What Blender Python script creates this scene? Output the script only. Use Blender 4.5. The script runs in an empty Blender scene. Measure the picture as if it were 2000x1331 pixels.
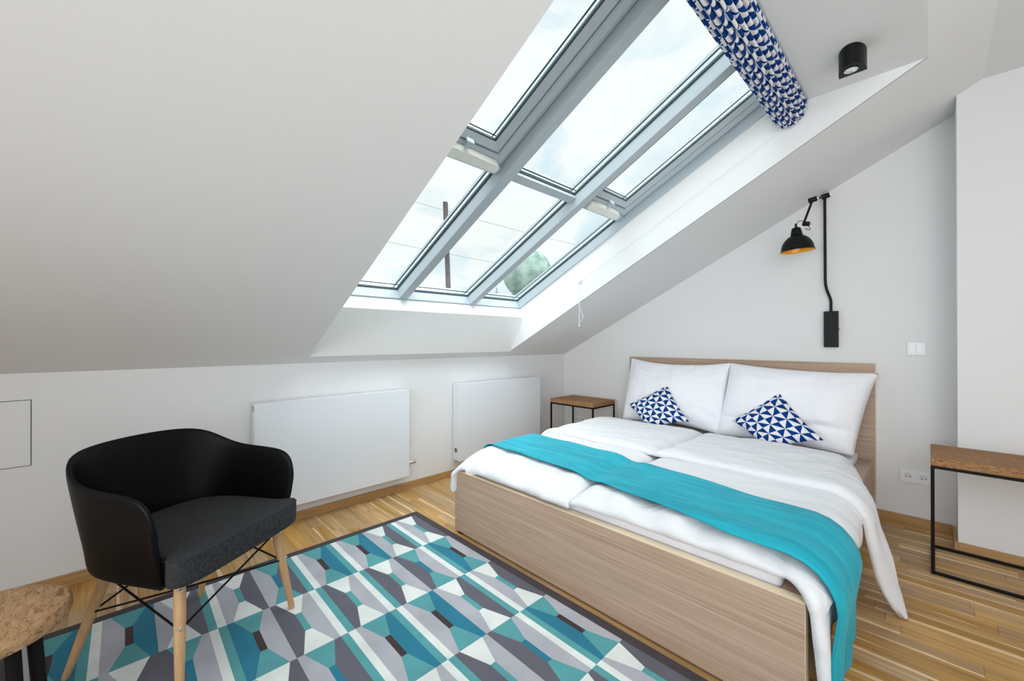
import bpy, bmesh, math, random
from mathutils import Vector, Matrix, noise
random.seed(7)
S = bpy.context.scene
COL = S.collection
PI = math.pi

# ------------------------------------------------------------------ camera
F_PX, YAW, PITCH, ROLL = 785.25, 0.8039, 0.0023, -0.0014
CAM = Vector((2.9547, -3.7002, 1.2))
d = Vector((-math.sin(YAW)*math.cos(PITCH), math.cos(YAW)*math.cos(PITCH), math.sin(PITCH)))
r = Vector((math.cos(YAW), math.sin(YAW), 0)); u = r.cross(d)
cr, sr = math.cos(ROLL), math.sin(ROLL)
R_ = cr*r + sr*u; U_ = -sr*r + cr*u
cam = bpy.data.cameras.new('camera'); co = bpy.data.objects.new('camera', cam); COL.objects.link(co)
cam.sensor_fit = 'HORIZONTAL'; cam.sensor_width = 36; cam.lens = F_PX/2000*36; cam.clip_start = .02; cam.clip_end = 300
m = Matrix((( R_.x, U_.x, -d.x, CAM.x), (R_.y, U_.y, -d.y, CAM.y), (R_.z, U_.z, -d.z, CAM.z), (0, 0, 0, 1)))
co.matrix_world = m
S.camera = co
S.view_settings.view_transform = 'Standard'; S.view_settings.look = 'None'
S.view_settings.gamma = 1; S.view_settings.use_curve_mapping = False
S.view_settings.exposure = 0.06

# ------------------------------------------------------------------ world: thin bright cloud with pale blue gaps
W = bpy.data.worlds.new('sky'); S.world = W; W.use_nodes = True
wt = W.node_tree; wt.nodes.clear()
def wn(t, **k):
    n = wt.nodes.new(t)
    for a, b in k.items(): setattr(n, a, b)
    return n
tc = wn('ShaderNodeTexCoord'); mp = wn('ShaderNodeMapping'); mp.inputs['Scale'].default_value = (1, 1, 1.8)
nz = wn('ShaderNodeTexNoise'); nz.inputs['Scale'].default_value = 4.2; nz.inputs['Detail'].default_value = 9; nz.inputs['Roughness'].default_value = .55; nz.inputs['Distortion'].default_value = .6
rp = wn('ShaderNodeValToRGB'); rp.color_ramp.elements[0].position = .34; rp.color_ramp.elements[0].color = (.74, .87, .95, 1)
rp.color_ramp.elements[1].position = .50; rp.color_ramp.elements[1].color = (1.0, 1.02, 1.01, 1)
bg = wn('ShaderNodeBackground'); bg.inputs['Strength'].default_value = 1.0
wo = wn('ShaderNodeOutputWorld')
wt.links.new(tc.outputs['Generated'], mp.inputs['Vector']); wt.links.new(mp.outputs[0], nz.inputs['Vector'])
wt.links.new(nz.outputs['Fac'], rp.inputs['Fac']); wt.links.new(rp.outputs['Color'], bg.inputs['Color']); wt.links.new(bg.outputs[0], wo.inputs[0])

# ------------------------------------------------------------------ large soft lights: fill added out of view, sky light alone was too dim
def area(name, loc, target, sx, sy, power, col=(1, 1, 1)):
    l = bpy.data.lights.new(name, 'AREA'); l.shape = 'RECTANGLE'; l.size = sx; l.size_y = sy; l.energy = power; l.color = col
    o = bpy.data.objects.new(name, l); COL.objects.link(o); o.location = loc
    o.rotation_euler = (Vector(target)-Vector(loc)).to_track_quat('-Z', 'Y').to_euler()
    return o
area('rear_fill', (4.4, -5.6, 1.7), (1.8, -1.5, 1.1), 2.4, 1.8, 40, (.92, .965, 1))  # added fill for the whole room, no window modelled behind it
area('rear_fill_low', (2.4, -6.0, 1.25), (1.0, 0, 1.15), 1.6, 1.3, 11, (.93, .97, 1)).data.spread = math.radians(75)  # added narrow fill aimed at the back wall and far corner
area('side_fill', (5.1, -2.8, 1.4), (1.5, -2.4, 1.1), 2.2, 1.6, 6, (.95, .975, 1))  # added fill from the unseen right side of the room
area('ceiling_fill', (4.3, -3.3, .5), (4.0, -2.6, 2.6), 1.6, 1.6, 19, (.92, .97, 1))  # added lamp facing up, stands in for light bounced on to the ceiling
area('overhead_fill', (3.9, -3.6, 2.6), (1.9, -1.6, .4), 1.3, 1.3, 22, (.95, .98, 1))  # added fill over the bed, not a fitting of the room
sl = bpy.data.lights.new('sky_fill_sun', 'SUN'); sl.energy = 6.3; sl.angle = math.radians(85); sl.color = (.93, .975, 1)   # very soft sun, added to boost the sky light through the skylight
so_ = bpy.data.objects.new('sky_fill_sun', sl); COL.objects.link(so_); so_.rotation_euler = Vector((-.25, .12, -1)).to_track_quat('-Z', 'Y').to_euler()

# ================================================================== helpers
def newmat(name):
    m = bpy.data.materials.new(name); m.use_nodes = True
    return m, m.node_tree, m.node_tree.nodes['Principled BSDF']
def plain(name, col, rough=.6, metal=0, bump=None, spec=None, sheen=None, coat=None):
    m, t, b = newmat(name)
    b.inputs['Base Color'].default_value = (*col, 1); b.inputs['Roughness'].default_value = rough; b.inputs['Metallic'].default_value = metal
    if spec is not None: b.inputs['Specular IOR Level'].default_value = spec
    if sheen is not None: b.inputs['Sheen Weight'].default_value = sheen; b.inputs['Sheen Roughness'].default_value = .4
    if bump:
        sc, st, dist = bump
        c = t.nodes.new('ShaderNodeTexCoord'); n = t.nodes.new('ShaderNodeTexNoise'); n.inputs['Scale'].default_value = sc; n.inputs['Detail'].default_value = 4
        bp = t.nodes.new('ShaderNodeBump'); bp.inputs['Strength'].default_value = st; bp.inputs['Distance'].default_value = dist
        t.links.new(c.outputs['Object'], n.inputs['Vector']); t.links.new(n.outputs['Fac'], bp.inputs['Height']); t.links.new(bp.outputs[0], b.inputs['Normal'])
    return m
def ramp(t, pts):
    n = t.nodes.new('ShaderNodeValToRGB'); e = n.color_ramp.elements
    while len(e) < len(pts): e.new(.5)
    for i, (p, c) in enumerate(pts): e[i].position = p; e[i].color = (*c, 1)
    return n
def mathn(t, op, a, b=None, c=None):
    n = t.nodes.new('ShaderNodeMath'); n.operation = op
    for i, v in enumerate((a, b, c)):
        if v is None: continue
        if isinstance(v, (int, float)): n.inputs[i].default_value = v
        else: t.links.new(v, n.inputs[i])
    return n.outputs[0]
def mixc(t, fac, a, b, mode='MIX'):
    n = t.nodes.new('ShaderNodeMix'); n.data_type = 'RGBA'; n.blend_type = mode
    for sock, v in ((n.inputs[0], fac), (n.inputs[6], a), (n.inputs[7], b)):
        if isinstance(v, (int, float)): sock.default_value = v
        elif isinstance(v, tuple): sock.default_value = (*v, 1)
        else: t.links.new(v, sock)
    return n.outputs[2]
def wood(name, dark, light, along=(1, 12, 12), scale=3.5, rough=.45, rnd=0, sap=False, fine=60):
    m, t, b = newmat(name)
    c = t.nodes.new('ShaderNodeTexCoord'); vec = c.outputs['Object']
    oi = t.nodes.new('ShaderNodeObjectInfo')
    if rnd:
        ad = t.nodes.new('ShaderNodeVectorMath'); ad.operation = 'ADD'
        cb = t.nodes.new('ShaderNodeCombineXYZ'); s = mathn(t, 'MULTIPLY', oi.outputs['Random'], 37.0)
        for k in range(3): t.links.new(s, cb.inputs[k])
        t.links.new(vec, ad.inputs[0]); t.links.new(cb.outputs[0], ad.inputs[1]); vec2 = ad.outputs[0]
    else: vec2 = vec
    mp = t.nodes.new('ShaderNodeMapping'); mp.inputs['Scale'].default_value = along; t.links.new(vec2, mp.inputs['Vector'])
    n1 = t.nodes.new('ShaderNodeTexNoise'); n1.inputs['Scale'].default_value = scale; n1.inputs['Detail'].default_value = 6; n1.inputs['Roughness'].default_value = .6; n1.inputs['Distortion'].default_value = .5
    t.links.new(mp.outputs[0], n1.inputs['Vector'])
    mp2 = t.nodes.new('ShaderNodeMapping'); mp2.inputs['Scale'].default_value = tuple(1.2 if a == min(along) else fine for a in along); t.links.new(vec2, mp2.inputs['Vector'])
    n2 = t.nodes.new('ShaderNodeTexNoise'); n2.inputs['Scale'].default_value = 2.2; n2.inputs['Detail'].default_value = 3
    t.links.new(mp2.outputs[0], n2.inputs['Vector'])
    f = mathn(t, 'ADD', mathn(t, 'MULTIPLY', n1.outputs['Fac'], .55), mathn(t, 'MULTIPLY', n2.outputs['Fac'], .45))
    rp = ramp(t, [(.36, dark), (.62, light)]); t.links.new(f, rp.inputs['Fac']); colr = rp.outputs['Color']
    if rnd:
        v = mathn(t, 'ADD', mathn(t, 'MULTIPLY', oi.outputs['Random'], rnd), 1-rnd*.5)
        hs = t.nodes.new('ShaderNodeHueSaturation'); t.links.new(v, hs.inputs['Value']); t.links.new(colr, hs.inputs['Color'])
        r2 = mathn(t, 'FRACT', mathn(t, 'MULTIPLY', oi.outputs['Random'], 7.31))
        t.links.new(mathn(t, 'ADD', mathn(t, 'MULTIPLY', r2, .3), .85), hs.inputs['Saturation'])
        colr = hs.outputs['Color']
    if sap:   # pale sapwood along one edge of some strips
        sx = t.nodes.new('ShaderNodeSeparateXYZ'); t.links.new(c.outputs['Generated'], sx.inputs[0])
        n3 = t.nodes.new('ShaderNodeTexNoise'); n3.inputs['Scale'].default_value = 1.5
        mp3 = t.nodes.new('ShaderNodeMapping'); mp3.inputs['Scale'].default_value = (2, .2, .2); t.links.new(vec2, mp3.inputs['Vector']); t.links.new(mp3.outputs[0], n3.inputs['Vector'])
        r3 = mathn(t, 'FRACT', mathn(t, 'MULTIPLY', oi.outputs['Random'], 23.7))
        edge = mathn(t, 'ADD', mathn(t, 'MULTIPLY', r3, .60), mathn(t, 'MULTIPLY', n3.outputs['Fac'], -.66))
        fac = mathn(t, 'MULTIPLY', mathn(t, 'LESS_THAN', sx.outputs[1], edge), .70)
        colr = mixc(t, fac, colr, (.90, .70, .46))
    t.links.new(colr, b.inputs['Base Color']); b.inputs['Roughness'].default_value = rough
    bp = t.nodes.new('ShaderNodeBump'); bp.inputs['Strength'].default_value = .12; bp.inputs['Distance'].default_value = .002
    t.links.new(n2.outputs['Fac'], bp.inputs['Height']); t.links.new(bp.outputs[0], b.inputs['Normal'])
    return m
def cork(name, cols, stretch=(6, 1, 14), scale=9, bump=.5):
    m, t, b = newmat(name)
    c = t.nodes.new('ShaderNodeTexCoord'); mp = t.nodes.new('ShaderNodeMapping'); mp.inputs['Scale'].default_value = stretch; t.links.new(c.outputs['Object'], mp.inputs['Vector'])
    n = t.nodes.new('ShaderNodeTexNoise'); n.inputs['Scale'].default_value = scale; n.inputs['Detail'].default_value = 8; n.inputs['Roughness'].default_value = .75; n.inputs['Distortion'].default_value = .8
    t.links.new(mp.outputs[0], n.inputs['Vector'])
    v = t.nodes.new('ShaderNodeTexVoronoi'); v.inputs['Scale'].default_value = scale*2.2; t.links.new(mp.outputs[0], v.inputs['Vector'])
    rp = ramp(t, [(.36, cols[0]), (.45, cols[1]), (.6, cols[2])]); t.links.new(n.outputs['Fac'], rp.inputs['Fac'])
    sep = t.nodes.new('ShaderNodeSeparateColor'); t.links.new(v.outputs['Color'], sep.inputs[0])
    colr = mixc(t, mathn(t, 'MULTIPLY', sep.outputs[0], .35), rp.outputs['Color'], cols[2])
    t.links.new(colr, b.inputs['Base Color']); b.inputs['Roughness'].default_value = .8
    bp = t.nodes.new('ShaderNodeBump'); bp.inputs['Strength'].default_value = bump; bp.inputs['Distance'].default_value = .006
    t.links.new(n.outputs['Fac'], bp.inputs['Height']); t.links.new(bp.outputs[0], b.inputs['Normal'])
    return m
def pinwheel(name, cell=.09, use_uv=True):
    """blue and white triangles: squares cut by both diagonals, colours swapped from square to square"""
    m, t, b = newmat(name)
    c = t.nodes.new('ShaderNodeTexCoord'); s = t.nodes.new('ShaderNodeSeparateXYZ'); t.links.new(c.outputs['UV'], s.inputs[0])
    a = mathn(t, 'MULTIPLY', mathn(t, 'ADD', s.outputs[0], s.outputs[1]), .7071/cell); q = mathn(t, 'MULTIPLY', mathn(t, 'SUBTRACT', s.outputs[0], s.outputs[1]), .7071/cell)
    a = mathn(t, 'ADD', a, 40.0); q = mathn(t, 'ADD', q, 40.0)
    fa = mathn(t, 'ABSOLUTE', mathn(t, 'SUBTRACT', mathn(t, 'FRACT', a), .5)); fq = mathn(t, 'ABSOLUTE', mathn(t, 'SUBTRACT', mathn(t, 'FRACT', q), .5))
    g = mathn(t, 'GREATER_THAN', fa, fq)
    par = mathn(t, 'MODULO', mathn(t, 'ADD', mathn(t, 'FLOOR', a), mathn(t, 'FLOOR', q)), 2.0)
    x = mathn(t, 'MODULO', mathn(t, 'ADD', g, par), 2.0)
    x = mathn(t, 'GREATER_THAN', x, .5)
    colr = mixc(t, x, (.78, .78, .81), (.0, .038, .20))
    t.links.new(colr, b.inputs['Base Color']); b.inputs['Roughness'].default_value = .85; b.inputs['Specular IOR Level'].default_value = .15
    return m
def cloth(name, col, sc=7, st=.35, dist=.02, rough=.85, sheen=.1, stretch=(1, 1, 1)):
    m, t, b = newmat(name)
    b.inputs['Base Color'].default_value = (*col, 1); b.inputs['Roughness'].default_value = rough; b.inputs['Sheen Weight'].default_value = sheen
    c = t.nodes.new('ShaderNodeTexCoord'); mp = t.nodes.new('ShaderNodeMapping'); mp.inputs['Scale'].default_value = stretch; t.links.new(c.outputs['Object'], mp.inputs['Vector'])
    n = t.nodes.new('ShaderNodeTexNoise'); n.inputs['Scale'].default_value = sc; n.inputs['Detail'].default_value = 5; n.inputs['Distortion'].default_value = 1.2; n.inputs['Roughness'].default_value = .5
    bp = t.nodes.new('ShaderNodeBump'); bp.inputs['Strength'].default_value = st; bp.inputs['Distance'].default_value = dist
    t.links.new(mp.outputs[0], n.inputs['Vector']); t.links.new(n.outputs['Fac'], bp.inputs['Height']); t.links.new(bp.outputs[0], b.inputs['Normal'])
    return m

M = {}
M['wall'] = plain('wall_paint', (.78, .78, .785), .9, bump=(55, .06, .004))
M['ceiling'] = plain('ceiling_paint', (.78, .78, .785), .9, bump=(70, .05, .004))
M['reveal'] = plain('reveal_paint', (.84, .85, .85), .85)
M['alu'] = plain('grey_powder_coat', (.47, .54, .585), .42)
M['alu_strip'] = plain('bright_spacer', (.86, .95, .97), .12, 1)
M['gasket'] = plain('black_gasket', (.012, .03, .038), .6)
M['floor_base'] = plain('floor_joint', (.16, .09, .04), .9)
M['plank'] = wood('oiled_oak_strip', (.34, .185, .062), (.60, .365, .145), along=(.8, 7, 7), scale=2.0, rough=.36, rnd=.30, sap=True, fine=34)
M['skirting'] = wood('oak_skirting', (.36, .20, .075), (.50, .30, .125), along=(9, 1, 14), rough=.45)
M['skirting_x'] = wood('oak_skirting_x', (.36, .20, .075), (.50, .30, .125), along=(1, 9, 14), rough=.45)
M['veneer'] = wood('oak_veneer', (.35, .24, .168), (.545, .395, .29), along=(.8, 34, 60), scale=2.0, rough=.5, fine=190)
M['edging'] = plain('pale_edge_band', (.80, .66, .47), .45)
M['blackmetal'] = plain('black_metal', (.004, .004, .0045), .6, spec=.2)
M['lampblack'] = plain('black_lacquer', (.003, .0033, .004), .45, spec=.25)
M['gold'] = plain('gold_lining', (.95, .47, .045), .35, .35)
M['chrome'] = plain('chrome', (.75, .76, .78), .18, 1)
M['radiator'] = plain('white_enamel', (.76, .79, .83), .32)
M['plastic'] = plain('white_plastic', (.85, .86, .88), .3)
M['cream'] = plain('cream_plastic', (.80, .81, .75), .4)
M['hole'] = plain('socket_dark', (.02, .02, .022), .6)
M['tablecork'] = cork('dark_cork', [(.02, .008, .004), (.23, .105, .036), (.46, .25, .11)], stretch=(2, 6, 5), scale=26, bump=.4)
M['stoolcork'] = cork('natural_cork', [(.14, .055, .02), (.52, .28, .125), (.74, .47, .25)], stretch=(2, 5, 5), scale=13, bump=1.0)
M['chair'] = plain('black_moulded_plastic', (.0018, .0019, .0026), .45, spec=.15)
M['beech'] = wood('beech', (.50, .28, .13), (.64, .40, .21), along=(10, 10, 1), scale=2, rough=.4)
M['linen'] = cloth('white_cotton', (.74, .75, .775), sc=4.5, st=.5, dist=.035, stretch=(1, 1.6, 1))
M['linen_p'] = cloth('white_pillowcase', (.88, .89, .93), sc=5, st=.5, dist=.03, stretch=(1.6, 1, 1))
M['sheet'] = cloth('fitted_sheet', (.78, .77, .80), sc=6, st=.25)
M['pin'] = pinwheel('pinwheel_cotton')
M['green'] = None

def glassmat():
    m = bpy.data.materials.new('window_glass'); m.use_nodes = True; t = m.node_tree; t.nodes.clear()
    o = t.nodes.new('ShaderNodeOutputMaterial'); tr = t.nodes.new('ShaderNodeBsdfTransparent'); tr.inputs[0].default_value = (.965, .99, .985, 1)
    g = t.nodes.new('ShaderNodeBsdfGlossy'); g.inputs['Roughness'].default_value = .02; lw = t.nodes.new('ShaderNodeLayerWeight'); lw.inputs[0].default_value = .5
    fr = mathn(t, 'ADD', mathn(t, 'MULTIPLY', mathn(t, 'POWER', lw.outputs['Facing'], 5.0), .5), .015)
    mx = t.nodes.new('ShaderNodeMixShader'); t.links.new(fr, mx.inputs[0]); t.links.new(tr.outputs[0], mx.inputs[1]); t.links.new(g.outputs[0], mx.inputs[2]); t.links.new(mx.outputs[0], o.inputs[0])
    return m
M['glass'] = glassmat()
def velvet():
    m, t, b = newmat('turquoise_velvet')
    c = t.nodes.new('ShaderNodeTexCoord'); mp = t.nodes.new('ShaderNodeMapping'); mp.inputs['Scale'].default_value = (1.2, 9, 1.2); mp.inputs['Rotation'].default_value = (0, 0, .5)
    t.links.new(c.outputs['Object'], mp.inputs['Vector'])
    n = t.nodes.new('ShaderNodeTexNoise'); n.inputs['Scale'].default_value = 2.6; n.inputs['Detail'].default_value = 4; n.inputs['Distortion'].default_value = 1.0; t.links.new(mp.outputs[0], n.inputs['Vector'])
    rp = ramp(t, [(.35, (0, .29, .38)), (.55, (0, .37, .48)), (.72, (.01, .43, .53))]); t.links.new(n.outputs['Fac'], rp.inputs['Fac'])
    t.links.new(rp.outputs['Color'], b.inputs['Base Color']); b.inputs['Roughness'].default_value = .75
    b.inputs['Sheen Weight'].default_value = .18; b.inputs['Sheen Roughness'].default_value = .35; b.inputs['Sheen Tint'].default_value = (.45, .9, 1, 1)
    return m
M['velvet'] = velvet()
def weave():
    m, t, b = newmat('charcoal_weave')
    c = t.nodes.new('ShaderNodeTexCoord')
    fs = []
    for sc in ((620, 90, 90), (90, 620, 620)):
        mp = t.nodes.new('ShaderNodeMapping'); mp.inputs['Scale'].default_value = sc; t.links.new(c.outputs['Object'], mp.inputs['Vector'])
        n = t.nodes.new('ShaderNodeTexNoise'); n.inputs['Scale'].default_value = 1.0; n.inputs['Detail'].default_value = 3; t.links.new(mp.outputs[0], n.inputs['Vector']); fs.append(n.outputs['Fac'])
    f = mathn(t, 'MULTIPLY', mathn(t, 'ADD', *fs), .5)
    rp = ramp(t, [(.38, (.007, .007, .008)), (.64, (.040, .043, .048))]); t.links.new(f, rp.inputs['Fac']); t.links.new(rp.outputs['Color'], b.inputs['Base Color'])
    b.inputs['Roughness'].default_value = .9
    bp = t.nodes.new('ShaderNodeBump'); bp.inputs['Strength'].default_value = .3; bp.inputs['Distance'].default_value = .001; t.links.new(f, bp.inputs['Height']); t.links.new(bp.outputs[0], b.inputs['Normal'])
    return m
M['weave'] = weave()
def pile(name, col):
    m, t, b = newmat(name)
    c = t.nodes.new('ShaderNodeTexCoord'); n = t.nodes.new('ShaderNodeTexNoise'); n.inputs['Scale'].default_value = 420; n.inputs['Detail'].default_value = 2
    n2 = t.nodes.new('ShaderNodeTexNoise'); n2.inputs['Scale'].default_value = 6; n2.inputs['Detail'].default_value = 3
    t.links.new(c.outputs['Object'], n.inputs['Vector']); t.links.new(c.outputs['Object'], n2.inputs['Vector'])
    f = mathn(t, 'ADD', mathn(t, 'MULTIPLY', n.outputs['Fac'], .5), mathn(t, 'MULTIPLY', n2.outputs['Fac'], .5))
    rp = ramp(t, [(.3, tuple(v*.8 for v in col)), (.7, tuple(min(1, v*1.2) for v in col))]); t.links.new(f, rp.inputs['Fac'])
    t.links.new(rp.outputs['Color'], b.inputs['Base Color']); b.inputs['Roughness'].default_value = .95; b.inputs['Sheen Weight'].default_value = .03
    bp = t.nodes.new('ShaderNodeBump'); bp.inputs['Strength'].default_value = .5; bp.inputs['Distance'].default_value = .003; t.links.new(n.outputs['Fac'], bp.inputs['Height']); t.links.new(bp.outputs[0], b.inputs['Normal'])
    return m
RUGC = dict(white=(.74, .78, .76), teal=(.088, .33, .355), blue=(.014, .185, .285), lgray=(.42, .43, .475), dark=(.115, .115, .145), brown=(.045, .028, .028), border=(.055, .043, .050))
for k, v in RUGC.items(): M['rug_'+k] = pile('rug_'+k, v)

def obj(name, verts, faces, mat, parent=None, smooth=False, kind=None):
    me = bpy.data.meshes.new(name); me.from_pydata([tuple(v) for v in verts], [], faces); me.update()
    if mat is not None: me.materials.append(mat)
    return link(name, me, parent, smooth, kind)
def link(name, me, parent=None, smooth=False, kind=None):
    o = bpy.data.objects.new(name, me); COL.objects.link(o)
    if parent is not None: o.parent = parent
    if smooth:
        for p in me.polygons: p.use_smooth = True
    if kind: o['kind'] = kind
    return o
def bmobj(name, bm, mat, parent=None, smooth=False, kind=None, bevel=0, seg=2):
    if bevel: bmesh.ops.bevel(bm, geom=[e for e in bm.edges], offset=bevel, segments=seg, profile=.5, affect='EDGES', clamp_overlap=True)
    bmesh.ops.recalc_face_normals(bm, faces=bm.faces)
    me = bpy.data.meshes.new(name); bm.to_mesh(me); bm.free(); me.materials.append(mat)
    o = link(name, me, parent, smooth, kind)
    if smooth: autosmooth(o)
    return o
def autosmooth(o, ang=.6):
    me = o.data
    for p in me.polygons: p.use_smooth = True
    try: me.set_sharp_from_angle(angle=ang)
    except Exception: pass
def bx(bm, x0, x1, y0, y1, z0, z1, mtx=None):
    vs = [bm.verts.new((x, y, z)) for x in (x0, x1) for y in (y0, y1) for z in (z0, z1)]
    for f in ((0, 1, 3, 2), (4, 6, 7, 5), (0, 4, 5, 1), (2, 3, 7, 6), (0, 2, 6, 4), (1, 5, 7, 3)): bm.faces.new([vs[i] for i in f])
    if mtx is not None:
        for v in vs: v.co = mtx @ v.co
    return vs
def box(name, x0, x1, y0, y1, z0, z1, mat, parent=None, bevel=.002, kind=None, seg=2):
    bm = bmesh.new(); bx(bm, x0, x1, y0, y1, z0, z1)
    return bmobj(name, bm, mat, parent, False, kind, bevel, seg)
def tube(bm, pts, rad, n=10, cap=True):
    pts = [Vector(p) for p in pts]; rads = rad if isinstance(rad, (list, tuple)) else [rad]*len(pts)
    rings = []; up = None
    for i, p in enumerate(pts):
        tdir = ((pts[min(i+1, len(pts)-1)]-p).normalized() + (p-pts[max(i-1, 0)]).normalized())
        tdir = tdir.normalized() if tdir.length > 1e-6 else Vector((0, 0, 1))
        if up is None: up = Vector((0, 0, 1)) if abs(tdir.z) < .9 else Vector((1, 0, 0))
        a = tdir.cross(up).normalized(); b = a.cross(tdir).normalized(); up = b
        rings.append([bm.verts.new(p + rads[i]*(math.cos(2*PI*k/n)*a + math.sin(2*PI*k/n)*b)) for k in range(n)])
    for i in range(len(rings)-1):
        for k in range(n): bm.faces.new((rings[i][k], rings[i][(k+1) % n], rings[i+1][(k+1) % n], rings[i+1][k]))
    if cap: bm.faces.new(rings[0][::-1]); bm.faces.new(rings[-1])
def tubeo(name, pts, rad, mat, parent=None, n=10, kind=None):
    bm = bmesh.new(); tube(bm, pts, rad, n); o = bmobj(name, bm, mat, parent, False, kind); autosmooth(o, .9); return o
def lathe(bm, prof, n=32, mtx=None):
    rings = []
    for rr, z in prof:
        ring = [bm.verts.new((rr*math.cos(2*PI*k/n), rr*math.sin(2*PI*k/n), z)) for k in range(n)] if rr > 1e-6 else [bm.verts.new((0, 0, z))]
        rings.append(ring)
    for a, b in zip(rings, rings[1:]):
        for k in range(n):
            q = [a[k % len(a)], a[(k+1) % len(a)], b[(k+1) % len(b)], b[k % len(b)]]
            q2 = []
            for v in q:
                if v not in q2: q2.append(v)
            if len(q2) > 2: bm.faces.new(q2)
    if mtx is not None:
        for ring in rings:
            for v in ring: v.co = mtx @ v.co
def thing(name, label, cat, loc=(0, 0, 0), rz=0, group=None, rot=None):
    o = bpy.data.objects.new(name, None); COL.objects.link(o); o.location = loc; o.rotation_euler = rot or (0, 0, rz)
    o.empty_display_size = .1; o['label'] = label; o['category'] = cat
    if group: o['group'] = group
    return o
def tag(o, label, cat, group=None):
    o['label'] = label; o['category'] = cat
    if group: o['group'] = group
    return o
def struct(o): o['kind'] = 'structure'; return o
def grid(nu, nv, fn, close=False):
    vs = [fn(i/(nu-1), j/(nv-1)) for i in range(nu) for j in range(nv)]
    fs = [(i*nv+j, (i+1)*nv+j, (i+1)*nv+j+1, i*nv+j+1) for i in range(nu-1) for j in range(nv-1)]
    return vs, fs
def slab_grid(nu, nv, ft, fb):
    """closed cloth: a top and a bottom surface joined round the rim"""
    v1, f1 = grid(nu, nv, ft); v2, f2 = grid(nu, nv, fb); o = len(v1)
    fs = f1 + [tuple(reversed([a+o for a in f])) for f in f2]
    rim = [i*nv for i in range(nu)] + [(nu-1)*nv+j for j in range(1, nv)] + [i*nv+nv-1 for i in range(nu-2, -1, -1)] + [j for j in range(nv-2, 0, -1)]
    for a, b in zip(rim, rim[1:]+rim[:1]): fs.append((b, a, a+o, b+o))
    return v1+v2, fs
def lerp(a, b, t): return a+(b-a)*t
def table(pts, x):
    if x <= pts[0][0]: return pts[0][1]
    for (a, b), (c, e) in zip(pts, pts[1:]):
        if x <= c:
            t = (x-a)/(c-a); t = t*t*(3-2*t); return lerp(b, e, t)
    return pts[-1][1]
def edge(t, w):
    if t >= w: return 1.0
    t = max(0, t/w); return math.sqrt(max(0, 1-(1-t)**2))

# ================================================================== the room
K, SL, ZC = 1.053, .5044, 2.6487            # knee wall height, slope, flat ceiling height
XC = (ZC-K)/SL                               # where the slope meets the flat ceiling
CHX, CHY = 3.066, -.284                      # chimney breast corner
SKR, SKL, SOF = -.9635, -2.8209, 2.543       # skylight reveals and soffit
XR, YB = 5.3, -6.3
def sz(x): return K+SL*x
# floor: sub-floor and oak strips laid along x
fl = box('floor', -.05, XR, YB, .02, -.08, -.0125, M['floor_base'], bevel=0, kind='structure')
STR = .0745
def plank_geo(L, w=STR):
    g = .0003; c = .0006; h = .012
    vs = [(g, g, -h), (L-g, g, -h), (L-g, w-g, -h), (g, w-g, -h), (g, g, -c), (L-g, g, -c), (L-g, w-g, -c), (g, w-g, -c),
          (g+c, g+c, 0), (L-g-c, g+c, 0), (L-g-c, w-g-c, 0), (g+c, w-g-c, 0)]
    fs = [(4, 5, 9, 8), (5, 6, 10, 9), (6, 7, 11, 10), (7, 4, 8, 11), (8, 9, 10, 11), (0, 1, 5, 4), (1, 2, 6, 5), (2, 3, 7, 6), (3, 0, 4, 7)]
    return vs, fs
cache = {}; rest_v, rest_f = [], []; n_pl = 0
rr = random.Random(3)
k0 = -int((0+1.94)/STR)-1
row = 0
y = -1.94 + STR*27
while y > -6.25:
    y0 = y-STR
    if y > .01: y = y0; continue
    x = -rr.choice((.0, .12, .2, .31, .4, .52))
    while x < 5.2:
        L = rr.choice((.36, .44, .52, .6, .7, .85)); xs = max(0.0, x); xe = min(5.2, x+L)
        if y > CHY and xs > CHX-.02: break
        if y > CHY: xe = min(xe, CHX)
        if xe-xs < .03: x += L; continue
        yt = min(y, 0.0); w = round(yt-y0, 4)
        if w < .01: break
        seen = y0 > -4.35 and xs < 4.1 and not (xs > .47 and xe < 2.95 and yt < -2.26) and not (xs > .93 and xe < 2.62 and y0 > -2.14) and not (xs < .95 and xe > .9 and xe < 2.6 and y0 > -1.0 and xs > .4)
        vs, fs = None, None
        if seen and n_pl < 298:
            key = (round(xe-xs, 3), w)
            if key not in cache:
                vs, fs = plank_geo(*key); me = bpy.data.meshes.new('plank'); me.from_pydata(vs, [], fs); me.materials.append(M['plank']); cache[key] = me
            p = link('plank', cache[key], fl); p.location = (xs, y0, 0); n_pl += 1
        else:
            vs, fs = plank_geo(xe-xs, w); o = len(rest_v)
            rest_v += [(a+xs, b+y0, c) for a, b, c in vs]; rest_f += [tuple(i+o for i in f) for f in fs]
        x += L
    y = y0
obj('plank_field', rest_v, rest_f, M['plank'], fl, kind='stuff')

def poly(name, pts, mat, faces=None, kind='structure'):
    return obj(name, pts, faces or [tuple(range(len(pts)))], mat, None, False, kind)
# walls (inner faces), the left one with an access hatch cut for depth
T = .12
def wallbox(name, x0, x1, y0, y1, z0, z1): return box(name, x0, x1, y0, y1, z0, z1, M['wall'], bevel=0, kind='structure')
wallbox('wall_left', -T, 0, YB, 0, -.08, K)
# back wall: polygon under slope and flat ceiling, given thickness
pb = [(0, -.08), (XR, -.08), (XR, ZC), (XC, ZC), (0, K)]
obj('wall_back', [(x, 0, z) for x, z in pb]+[(x, T, z) for x, z in pb], [tuple(range(5)), tuple(reversed(range(5, 10)))]+[(i, i+5, (i+1) % 5+5, (i+1) % 5) for i in range(5)], M['wall'], kind='structure')
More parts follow.
